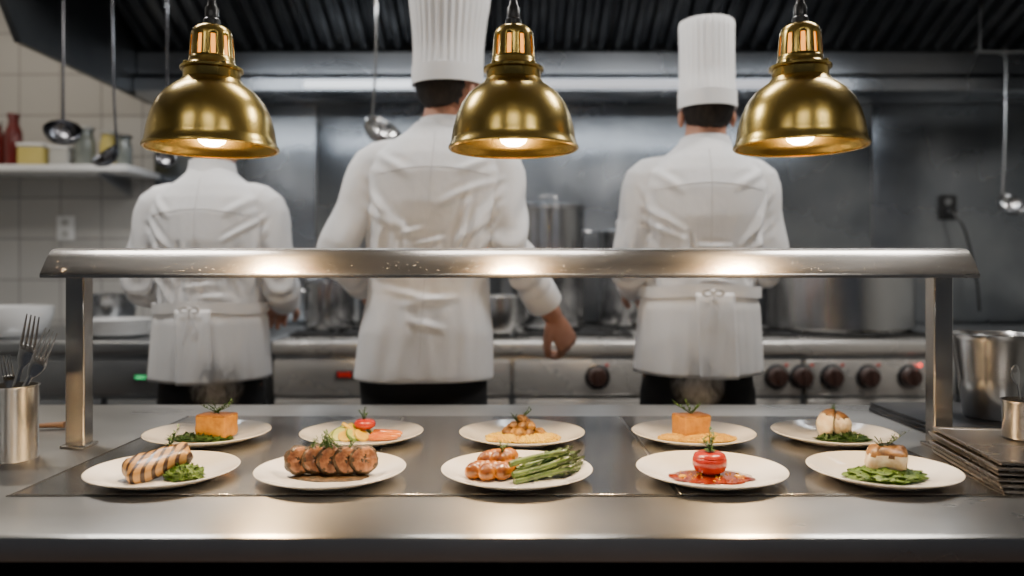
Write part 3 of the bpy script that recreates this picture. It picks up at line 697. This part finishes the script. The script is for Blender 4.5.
for i in range(5):
    bm=BM();tube(bm,[(-.028,0,0),(-.01,0,.0),(.015,0,0),(.028,0,0)],[.0055,.0065,.006,.003],10,2)
    food('carrot_baton',bm,F_carrot,x+.046+.005*(i%2),BY-.026+.0115*i,FZ+.0068+(.0 if i%2==0 else .002),'orange roasted carrot baton','carrot',(0,0,.15-.1*i),'carrot batons')
bm=BM();lathe(bm,[(0,0),(.012,.001),(.0205,.006),(.0215,.012),(.0175,.018),(.006,.0205),(0,.0195)],32);food('cherry_tomato',bm,F_tom,x+.006,BY-.002,FZ+.018,'small red tomato resting on the vegetables','tomato',(0,0,0))
sprig(x+.004,BY-.002,FZ+.037,.022,33,'green herb sprig on the tomato',(0,0))
# 8 rice
x=BX[2]
grains(x,BY-.010,FZ,.076,.044,.009,640,41,F_rice,'flat bed of yellow saffron rice','saffron_rice')
for i in range(16):
    a=i*2.4;q=.0 if i==0 else .008+.0016*i
    s=r.uniform(.010,.014);lv=1 if i<6 else 0
    bm=blob((s*1.1,s*.9,s*.8),3,.22,2.4,50+i,.7)
    food('chicken_piece',bm,F_chick if i%2 else F_sear,x+math.cos(a)*q*1.2,BY+.002+math.sin(a)*q*.7,FZ+.005+lv*.013+(.014 if i==0 else 0),'browned chicken piece piled on saffron rice','chicken',(0,0,a),'browned chicken pieces')
sprig(x,BY,FZ+.040,.020,44,'dark herb garnish on the chicken',(1,0),F_dherb);sprig(x-.01,BY-.006,FZ+.034,.016,45,'dark herb garnish on the chicken',(-.6,-.4),F_dherb)
# 9 couscous
x=BX[3]
grains(x+.006,BY-.012,FZ,.078,.042,.008,560,61,F_cous,'golden couscous bed','couscous',.0018)
block('terrine_block',(F_terr,F_terrt),x-.002,BY+.006,(.062,.046,.042),(0,0,.42),'orange terrine block standing on couscous',seed=19,z=FZ+.005,bev=.004)
sprig(x-.004,BY+.002,FZ+.048,.028,62,'green herb sprig on the terrine',(-1.0,0));sprig(x-.002,BY+.002,FZ+.048,.022,63,'green herb sprig on the terrine',(1.0,0))
# 10 scallop halves
x=BX[4]
greens(x+.012,BY-.018,FZ,.050,.026,.008,150,71,F_dherb,'dark wilted greens','wilted_greens')
bm=blob((.027,.025,.031),4,.06,2,72,.75)
for v in bm.verts:
    if v.co.x>.006:v.co.x=.006
me=done(bm);me.materials.append(F_slice);me.materials.append(F_sear)
for p in me.polygons:
    if p.center.z>.044+.004*noise.noise(p.center*120):p.material_index=1
food('scallop_half',me,None,x-.006,BY+.002,FZ+.003,'pale halved scallop with a flat cut face','seafood',(0,.08,-.5),'scallop halves')
bm=blob((.024,.022,.028),4,.06,2,75,.75)
for v in bm.verts:
    if v.co.x<-.004:v.co.x=-.004
me=done(bm);me.materials.append(F_fish);me.materials.append(F_sear)
for p in me.polygons:
    if p.center.z>.036+.006*noise.noise(p.center*120):p.material_index=1
food('scallop_half',me,None,x+.016,BY+.006,FZ+.003,'pale halved scallop with a browned top','seafood',(0,-.1,-.7),'scallop halves')
sprig(x+.004,BY+.002,FZ+.046,.020,73,'thin herb sprig on the scallop',(.2,0))
# ------------------------------------------------------------ chefs
def torso(bm,tab,S,lean,seg=36,p=2.4,by=0):
    rings=[]
    for z,rx,ry in tab:
        cx=lean*(z-1.0);ring=[]
        for k in range(seg):
            a=2*pi*k/seg;c=math.cos(a);s=math.sin(a)
            ring.append(Vector((cx+rx*math.copysign(abs(c)**(2/p),c),by+ry*math.copysign(abs(s)**(2/p),s),z))*S)
        rings.append(ring)
    rings_to(bm,rings)
def hand(bm,w,d,n,side,S,curl=.5):
    d=Vector(d).normalized();n=Vector(n);n=(n-d*n.dot(d)).normalized();s=d.cross(n)*side
    w=Vector(w)
    def Q(a,b,c):return (w+d*a+s*b+n*c)*S
    rings=[]
    for a,wd,th in((-.03,.026,.020),(0,.027,.019),(.03,.036,.017),(.065,.041,.015),(.088,.041,.013),(.096,.036,.010)):
        rings.append([Q(a,wd*math.cos(t),th*math.sin(t)) for t in [2*pi*k/20 for k in range(20)]])
    rings_to(bm,rings)
    for off,L in((.032,.068),(.011,.078),(-.011,.072),(-.032,.056)):
        p=Vector((.085,off,0));ang=.15;pts=[p.copy()];rad=[.0095*S]
        for k,fr in enumerate((.45,.32,.23)):
            ang+=curl*(.9 if k==0 else 1.0)
            p=p+Vector((math.cos(ang),off*.9*(1 if k==0 else .2),math.sin(ang)))*L*fr
            pts.append(p.copy());rad.append((.0088,.0082,.0066)[k]*S)
        tube(bm,[Q(*q) for q in pts],rad,12,4)
    pts=[(.015,.022,.004),(.040,.045,.012),(.068,.056,.022),(.092,.056,.032)]
    tube(bm,[Q(*q) for q in pts],[.014*S,.0125*S,.011*S,.008*S],12,4)
def creases(seed,apron,lean):
    r=random.Random(seed);L=[]
    def add(x0,z0,x1,z1,w,a):L.append((x0+lean*(z0-1),z0,x1+lean*(z1-1),z1,w,a))
    for s in(-1,1):
        for k in range(4):
            z=1.40-.035*k+r.uniform(-.01,.01)
            add(s*.175,z,s*r.uniform(.03,.11),z-r.uniform(.05,.16),r.uniform(.009,.014),r.uniform(.6,1.1))
        add(s*.15,1.455,s*r.uniform(.05,.09),1.40,.013,.6)
        add(s*.13,1.33,s*r.uniform(.11,.15),1.18,.014,1.0)
    for k in range(8):
        x=-.14+.04*k+r.uniform(-.012,.012)
        add(x,1.14+r.uniform(0,.03),x+r.uniform(-.03,.03),1.22+r.uniform(0,.14),r.uniform(.008,.012),r.uniform(.6,1.1)*r.choice((1,1,-1)))
    for k in range(4):
        z=1.16+.03*k;x=r.uniform(-.10,.02);add(x,z,x+r.uniform(.06,.12),z+r.uniform(-.02,.02),.009,.7)
    if not apron:
        for k in range(4):
            x=-.13+.08*k+r.uniform(-.02,.02);add(x,.90,x*.85+r.uniform(-.02,.02),1.04+r.uniform(0,.09),r.uniform(.014,.022),r.uniform(.3,.6))
        for k in range(4):
            x=r.uniform(-.14,.0);z=1.04+.035*k;add(x,z,x+r.uniform(.08,.15),z+r.uniform(-.05,.05),.011,.7)
    return L
def folds(me,amp,seed,fx=6,fz=1.6,arms=None,S=1,CR=None):
    nr=[v.normal.copy() for v in me.vertices]
    A=[]
    if arms:
        for s in(-1,1):
            el=Vector(arms[s][0])*S;wr=Vector(arms[s][1])*S;A.append((el,(wr-el).normalized()))
    for v,nn in zip(me.vertices,nr):
        p=v.co
        w=noise.noise(p*3.5+Vector((seed,0,0)))*.9
        n1=noise.noise(Vector((p.x*fx+seed+w,p.y*fx,p.z*fz+w)))
        d=n1*.6
        if CR:
            x=p.x/S+w*.018;z=p.z/S+noise.noise(p*6)*.012
            for x0,z0,x1,z1,cw,a in CR:
                ex=x1-x0;ez=z1-z0;l2=ex*ex+ez*ez
                t=((x-x0)*ex+(z-z0)*ez)/l2
                if t<-.1 or t>1.1:continue
                q=(x-x0-ex*t)**2+(z-z0-ez*t)**2
                q/=cw*cw
                if q>6:continue
                d+=a*(1-q)*math.exp(-q*.7)*max(0,math.sin(pi*min(1,max(0,(t+.1)/1.2))))*1.0*(1 if p.y<0 else .7)
        for el,dr in A:
            q=p-el;m=math.exp(-(q.length/.13)**2)
            d+=m*1.0*math.sin(q.dot(dr)*90+n1*6+p.y*30)
        v.co+=nn*amp*d
def chef(label,loc,S,arms,yaw,pitch,hx,lean,hat,apron,seed,rotz=0,shw=.168,waist=.158,hz=0,hs=1):
    e=thing('person',label,'person',loc,(0,0,rotz))
    HM=Matrix.Translation(Vector((hx,0,1.555+hz))*S)@Matrix.Rotation(yaw,4,'Z')@Matrix.Rotation(-pitch,4,'X')@Matrix.Scale(hs,4)@Matrix.Translation(Vector((0,0,-1.555))*S)
    HS=HM@Matrix.Scale(S,4)
    bm=BM()
    torso(bm,[(.84,.12,.09),(.92,.138,.11),(1.10,.118,.095),(1.32,.145,.105),(1.42,.150,.10),(1.48,.11,.075),(1.53,.065,.06)],S,lean)
    tube(bm,[Vector((lean*.5,0,1.48))*S,Vector((hx*.8,-.003,1.56))*S,HS@Vector((0,.0,1.66))],[.062*S,.056*S,.054*S],20,3)
    for c,r in (((0,-.012,1.705),(.077,.096,.098)),((0,.022,1.655),(.062,.066,.088)),((0,.070,1.588),(.024,.022,.020)),((0,.096,1.657),(.011,.016,.020)),((0,.103,1.647),(.015,.012,.008)),((0,.084,1.622),(.023,.010,.005)),((0,.083,1.612),(.020,.010,.006)),((.03,.078,1.703),(.022,.012,.007)),((-.03,.078,1.703),(.022,.012,.007)),((.080,-.002,1.655),(.009,.018,.029)),((-.080,-.002,1.655),(.009,.018,.029))):
        ell(bm,c,r,HS)
    for side in(-1,1):
        a=arms[side];sh=Vector((side*(shw-.012)+lean*.45,0,1.435));el=Vector(a[0]);wr=Vector(a[1]);hd=Vector(a[2])
        tube(bm,[sh*S,sh.lerp(el,.5)*S,el*S,el.lerp(wr,.4)*S,wr*S],[.048*S,.042*S,.038*S,.036*S,.027*S],16,3)
        hand(bm,wr,hd-wr,a[3],-side,S,a[4])
        tube(bm,[Vector((side*.085,0,.90))*S,Vector((side*.095,.01,.5))*S,Vector((side*.1,-.02,.08))*S],[.065*S,.055*S,.04*S],16,4)
        box(bm,Vector((side*.1,.04,.05))*S,Vector((.07,.2,.05))*S,.015)
    me=remesh(bm,.0036,3)
    obj('body',me,M_skin,e,ang=180)
    for s in(-1,1):
        bm=BM();ell(bm,(s*.030,.075,1.684),(.012,.012,.010),HS,2);ey=obj('eye',bm,M_eye,e)
        bm=BM();ell(bm,(s*.030,.0845,1.684),(.0055,.004,.0055),HS,2);obj('iris',bm,M_hair,ey)
    bm=BM();ell(bm,(0,-.010,1.700),(.0810,.1010,.107),None,4)
    def keep(p):
        if p.z>1.690:return False
        if p.y>-.020:return False
        if p.z<1.600+.30*max(0,p.y+.085):return False
        return True
    kill=[v for v in bm.verts if not keep(v.co)]
    bmesh.ops.delete(bm,geom=kill,context='VERTS')
    for v in bm.verts:
        v.co+=(v.co-Vector((0,-.012,1.70))).normalized()*(noise.noise(v.co*60)*.002-.001)
    bmesh.ops.transform(bm,matrix=HS,verts=bm.verts)
    h=obj('hair',bm,M_hair,e,ang=180);solid(h,.005,0)
    # jacket
    hipx=.180 if not apron else .148
    zb=.878 if not apron else .96
    bm=BM()
    torso(bm,[(zb,hipx+.004,.145),(zb+.02,hipx+.003,.145),(1.0,hipx-.004,.138),(1.10,waist,.126),(1.22,waist+.006,.126),(1.33,.168,.132),(1.41,.175,.126),(1.455,.162,.112),(1.490,.126,.096),(1.515,.090,.082),(1.535,.070,.07),(1.545,.064,.066)],S,lean)
    for side in(-1,1):
        a=arms[side];sh=Vector((side*shw+lean*.45,0,1.430));el=Vector(a[0]);wr=Vector(a[1])
        cu=el.lerp(wr,.74)
        tube(bm,[Vector((side*.09+lean*.45,0,1.446))*S,sh*S,sh.lerp(el,.5)*S,el*S,el.lerp(cu,.5)*S,cu*S],[.060*S,.058*S,.053*S,.049*S,.049*S,.046*S],22,4)
    me=remesh(bm,.0050*S,5);folds(me,.0085,seed,6,1.6,arms,S,creases(seed,bool(apron),lean))
    obj('chef_jacket',me,M_cloth,e,ang=180)
    bv=BVHTree.FromPolygons([v.co for v in me.vertices],[p.vertices[:] for p in me.polygons])
    def onback(path,name):
        pts=[]
        for x,z in path:
            h_=bv.ray_cast(Vector((x*S,-.6,z*S)),Vector((0,1,0)))
            if h_[0] is not None:pts.append(h_[0]+Vector((0,-.0003,0)))
        if len(pts)>3:
            bm=BM();tube(bm,pts,.0011,6,1);obj(name,bm,M_seam,e)
    zend=1.16 if apron else .90
    onback([(lean*(z-1),z) for z in [1.51-k*.012 for k in range(int((1.51-zend)/.012))]],'back_seam')
    onback([(lean*.4+x,1.405+.012*math.cos(x*14)) for x in [-.145+k*.01 for k in range(30)]],'yoke_seam')
    for side in(-1,1):
        a=arms[side];el=Vector(a[0]);wr=Vector(a[1])
        bm=BM();tube(bm,[el.lerp(wr,.58)*S,el.lerp(wr,.68)*S,el.lerp(wr,.79)*S],[.0500*S,.0500*S,.049*S],28,3);me=done(bm);folds(me,.002,seed+side,12,6);obj('sleeve_cuff',me,M_cloth,e,ang=70)
    bm=BM();rings=[]
    for z,k in((1.520,1.14),(1.545,1.02),(1.566+hz*.4,.98),(1.564+hz*.4,.91),(1.535,.90)):
        rings.append([Vector((lean*.5*.4+hx*.6+.068*k*math.cos(t),.004+.068*k*math.sin(t),z+.006*math.sin(-t)))*S for t in[2*pi*q/40 for q in range(40)]])
    rings_to(bm,rings,False,False);obj('collar',bm,M_cloth,e,ang=60)
    tx=.155 if not apron else .138
    bm=BM();torso(bm,[(.78,tx,.12),(.88,tx+.012,.125),(.985,tx-.002,.11)],S,lean)
    for side in(-1,1):
        tube(bm,[Vector((side*.078,0,.86))*S,Vector((side*.090,.01,.48))*S,Vector((side*.1,-.01,.07))*S],[.082*S,.076*S,.068*S],20,5)
    me=remesh(bm,.011,5);folds(me,.006,seed+3);obj('trousers',me,M_trous,e,ang=180)
    for side in(-1,1):
        bm=BM();rings=[]
        for y,w,h in((-.11,.02,.03),(-.10,.036,.075),(-.04,.042,.095),(.03,.046,.08),(.10,.05,.055),(.16,.045,.04),(.185,.02,.025)):
            rings.append([Vector((side*.1+w*math.cos(t),y,max(0.0,h*.5+h*.5*math.sin(t)*1.15)))*S for t in[2*pi*q/20 for q in range(20)]])
        rings_to(bm,rings);obj('shoe',bm,M_blackm,e,ang=60)
    if apron:
        ab=apron;nz=22;dz=(1.13-ab)/(nz-1)
        def fo(t,z):
            return .7*noise.noise(Vector((math.cos(t)*3.0+seed,math.sin(t)*3.0,z*2.5)))+.30*noise.noise(Vector((math.cos(t)*7+seed,math.sin(t)*7,z*4)))
        def aring(z,rx,ry,am,n=150):
            r=[]
            for k in range(n+1):
                t=-pi/2+.06+(2*pi-.12)*k/n
                f=am*(1+fo(t,z))
                r.append(Vector((lean*(z-1)+(rx+f)*math.cos(t),(ry+f)*math.sin(t),z))*S)
            return r
        bm=BM();rs=[aring(1.13-dz*k,.148+k*dz*.02+.008*min(1,k/4),.142+k*dz*.02+.008*min(1,k/4),.003+k*dz*.045) for k in range(nz)]
        rings_to(bm,rs,False,False,False);ap=obj('apron',bm,M_apron,e,ang=180);solid(ap,.003,1)
        bm=BM();rings=[]
        for k in range(nz):
            z=1.128-dz*k;row=[]
            for q in range(13):
                u=-.045+.10*q/12+(.012*(k/nz))
                yb=-(.157+k*dz*.075+.006*min(1,k/4))*math.cos(u*5.0)
                row.append(Vector((lean*(z-1)+u,yb-.002-.001*math.sin(q*1.3+k*.3),z))*S)
            rings.append(row)
        rings_to(bm,rings,False,False,False);f=obj('apron_flap',bm,M_apron,e,ang=180);solid(f,.003,0)
        bm=BM();rings=[]
        for dz2,o in((-.015,.006),(-.015,.012),(.015,.012),(.015,.003)):
            rings.append([Vector((lean*.13+(.156+o)*math.cos(t),(.146+o)*math.sin(t),1.132+dz2+.004*math.sin(3*t)))*S for t in[2*pi*q/64 for q in range(64)]])
        rings_to(bm,rings,False,False);obj('waist_tie',bm,M_apron,e,ang=50)
        bm=BM();y=-.163
        for s in(-1,1):
            tube(bm,[Vector(q)*S for q in((0,y,1.132),(s*.012,y-.005,1.138),(s*.024,y-.006,1.135),(s*.025,y-.005,1.126),(s*.013,y-.006,1.122),(0,y-.002,1.130))],[.003,.004,.005,.005,.004,.003],10,4,.35,up=(0,1,0))
            tube(bm,[Vector(q)*S for q in((0,y-.004,1.13),(s*.008,y-.008,1.11),(s*(.012+.006*s),y-.010,1.08),(s*.014,y-.012,1.05+.012*s))],[.003,.004,.0045,.005],10,4,.2,up=(0,1,0))
        ell(bm,Vector((0,y-.003,1.132))*S,(.006,.005,.006),None,2);obj('apron_bow',bm,M_apron,e,ang=60)
    # hat
    bm=BM();HZ0=1.688
    if hat=='puff':
        prof=[(0,.091),(.03,.091),(.085,.089),(.10,.089),(.13,.091),(.17,.095),(.21,.100),(.245,.104),(.27,.103),(.288,.094),(.297,.075),(.292,.04),(.288,.012)];n=34;pa=.0026
    elif hat=='flat':
        prof=[(0,.088),(.03,.088),(.07,.086),(.075,.084),(.12,.083),(.18,.083),(.235,.084),(.262,.0845),(.270,.082),(.270,.06),(.267,.03),(.266,.01)];n=30;pa=.0014
    else:
        prof=[(0,.089),(.03,.089),(.06,.087),(.09,.088),(.112,.084),(.127,.07),(.130,.04),(.129,.01)];n=30;pa=.0014
    rings=[]
    for i,(z,r) in enumerate(prof):
        am=0 if z<.02 else pa*(min(1,(z-.02)/.06))
        rings.append([HS@Vector(((r+am*math.cos(n*t))*math.cos(t),-.010+(r*1.17+am*math.cos(n*t))*math.sin(t),HZ0+z+.010*math.sin(t))) for t in[2*pi*q/272 for q in range(272)]])
    rings_to(bm,rings,False,True)
    h=obj('chef_hat',bm,M_hat,e,ang=60);solid(h,.002)
    bm=BM();rings=[]
    for z,o in((-.004,-.001),(-.004,.002),(.045,.002),(.045,-.001)):
        r=prof[0][1]
        rings.append([HS@Vector(((r+o)*math.cos(t),-.010+(r*1.17+o)*math.sin(t),HZ0+z+.010*math.sin(t))) for t in[2*pi*q/64 for q in range(64)]])
    rings_to(bm,rings,False,False);obj('hat_band',bm,M_hat,h,ang=50)
    return e
chef('chef in white jacket and apron, head bowed over the prep counter',(-.908,2.36,0),1.0,
  {-1:((-.212,-.01,1.20),(-.165,.20,1.13),(-.11,.28,1.10),(0,0,-1),.35),1:((.212,-.01,1.20),(.165,.20,1.13),(.11,.28,1.10),(0,0,-1),.35)},0.0,.50,0.0,0.0,'low',.920,3,0,.168,.146)
chef('tall chef in long white jacket and pleated toque, one arm lowered',(-.240,2.20,0),1.07,
  {-1:((-.228,-.04,1.205),(-.175,.16,1.10),(-.13,.25,1.07),(0,0,-1),.35),1:((.222,-.05,1.215),(.338,.09,1.032),(.382,.11,.950),(-.7,.7,0),.72)},-.62,.04,.058,.06,'puff',0,11,0,.170,hz=-.034,hs=.95)
chef('chef in white jacket, tall flat toque and tied apron at range',(.538,2.26,0),1.045,
  {-1:((-.190,-.02,1.20),(-.145,.20,1.13),(-.09,.28,1.10),(0,0,-1),.35),1:((.190,-.02,1.205),(.145,.20,1.13),(.09,.28,1.10),(0,0,-1),.35)},-.08,.06,.026,.02,'flat',.910,23,0,.158,.142,hz=-.036,hs=.89)
# ------------------------------------------------------------ steam
def steam(x,y,z,rx,ry,rz,dens,seed,label):
    m=bpy.data.materials.new('steam_vapour');m.use_nodes=True;nt=m.node_tree;nt.nodes.clear()
    out=nd(nt,'ShaderNodeOutputMaterial');pv=nd(nt,'ShaderNodeVolumePrincipled');pv.inputs['Color'].default_value=(.95,.95,.97,1);pv.inputs['Anisotropy'].default_value=.2
    tc=nd(nt,'ShaderNodeTexCoord');ln=nd(nt,'ShaderNodeVectorMath',operation='LENGTH');nt.links.new(tc.outputs['Object'],ln.inputs[0])
    mr=nd(nt,'ShaderNodeMapRange');mr.inputs['From Min'].default_value=1;mr.inputs['From Max'].default_value=.15;mr.inputs['To Min'].default_value=0;mr.inputs['To Max'].default_value=1
    nt.links.new(ln.outputs['Value'],mr.inputs['Value'])
    mp=nd(nt,'ShaderNodeMapping');mp.inputs['Scale'].default_value=(1.6,1.6,1.1);mp.inputs['Location'].default_value=(seed,0,0)
    no=nd(nt,'ShaderNodeTexNoise');no.inputs['Scale'].default_value=1.5;no.inputs['Detail'].default_value=3;no.inputs['Distortion'].default_value=1.5
    nt.links.new(tc.outputs['Object'],mp.inputs[0]);nt.links.new(mp.outputs[0],no.inputs['Vector'])
    cr=nd(nt,'ShaderNodeMapRange');cr.inputs['From Min'].default_value=.45;cr.inputs['From Max'].default_value=.68;nt.links.new(no.outputs['Fac'],cr.inputs['Value'])
    mu=nd(nt,'ShaderNodeMath',operation='MULTIPLY');nt.links.new(mr.outputs[0],mu.inputs[0]);nt.links.new(cr.outputs[0],mu.inputs[1])
    m2=nd(nt,'ShaderNodeMath',operation='MULTIPLY');nt.links.new(mu.outputs[0],m2.inputs[0]);m2.inputs[1].default_value=dens
    nt.links.new(m2.outputs[0],pv.inputs['Density']);nt.links.new(pv.outputs[0],out.inputs['Volume'])
    bm=BM();ell(bm,(0,0,0),(1,1,1),None,3)
    o=obj('steam_wisp',bm,m,None,(x,y,z));o.scale=(rx,ry,rz);tag(o,label,'steam','steam wisps','stuff')
steam(-.595,1.57,1.010,.060,.035,.062,85,1.3,'faint steam rising from the terrine plate')
steam(.375,1.57,1.015,.060,.035,.066,85,4.1,'faint steam rising from the couscous plate')
steam(.36,3.05,1.22,.14,.08,.20,5,7.7,'faint steam rising from the pans on the range')
# ------------------------------------------------------------ lights
def area(name,loc,rot,sx,sy,en,col):
    l=bpy.data.lights.new(name,'AREA');l.shape='RECTANGLE';l.size=sx;l.size_y=sy;l.energy=en;l.color=col
    o=bpy.data.objects.new(name,l);scene.collection.objects.link(o);o.location=loc;o.rotation_euler=rot;return o
for x in(-1.3,0,1.3):
    for y in (-.6,1.95):  # unseen panels added for lighting; the row behind the camera is fill
        e=thing('added_ceiling_light','unseen ceiling light panel added for lighting','ceiling light',(x,y,2.8),group='added light panels')
        bm=BM();box(bm,(0,0,-.015),(.7,.3,.03),.004);obj('light_housing',bm,M_plaster,e)
        bm=BM();box(bm,(0,0,-.032),(.64,.24,.006));obj('diffuser',bm,M_ceilp,e)
        area('added_panel_light',(x,y,2.755),(0 if y>0 else .5,0,0),.64,.24,({-1.3:24,0:14,1.3:27}[x]) if y>0 else (5 if x<=0 else 9),(1,.955,.90))
area('hood_tube',(-.6,2.95,2.25),(.1,0,0),1.6,.1,7,(.90,.95,1))
area('hood_tube',(1.0,2.95,2.25),(.1,0,0),1.6,.1,6,(.90,.95,1))
area('shelf_light',(-2.2,3.0,2.6),(.3,0,0),.6,.2,6,(1,.90,.76))
w=bpy.data.worlds.new('w');scene.world=w;w.use_nodes=True
w.node_tree.nodes['Background'].inputs[0].default_value=(.09,.10,.12,1);w.node_tree.nodes['Background'].inputs[1].default_value=.45
# ------------------------------------------------------------ camera
c=bpy.data.cameras.new('cam');co=bpy.data.objects.new('cam',c);scene.collection.objects.link(co);scene.camera=co
co.location=(0,0,1.233);co.rotation_euler=(pi/2,0,0);c.sensor_width=36;c.lens=780/1024*36;c.shift_y=-15/1024;c.clip_start=.02
c.dof.use_dof=True;c.dof.focus_distance=1.36;c.dof.aperture_fstop=1.8
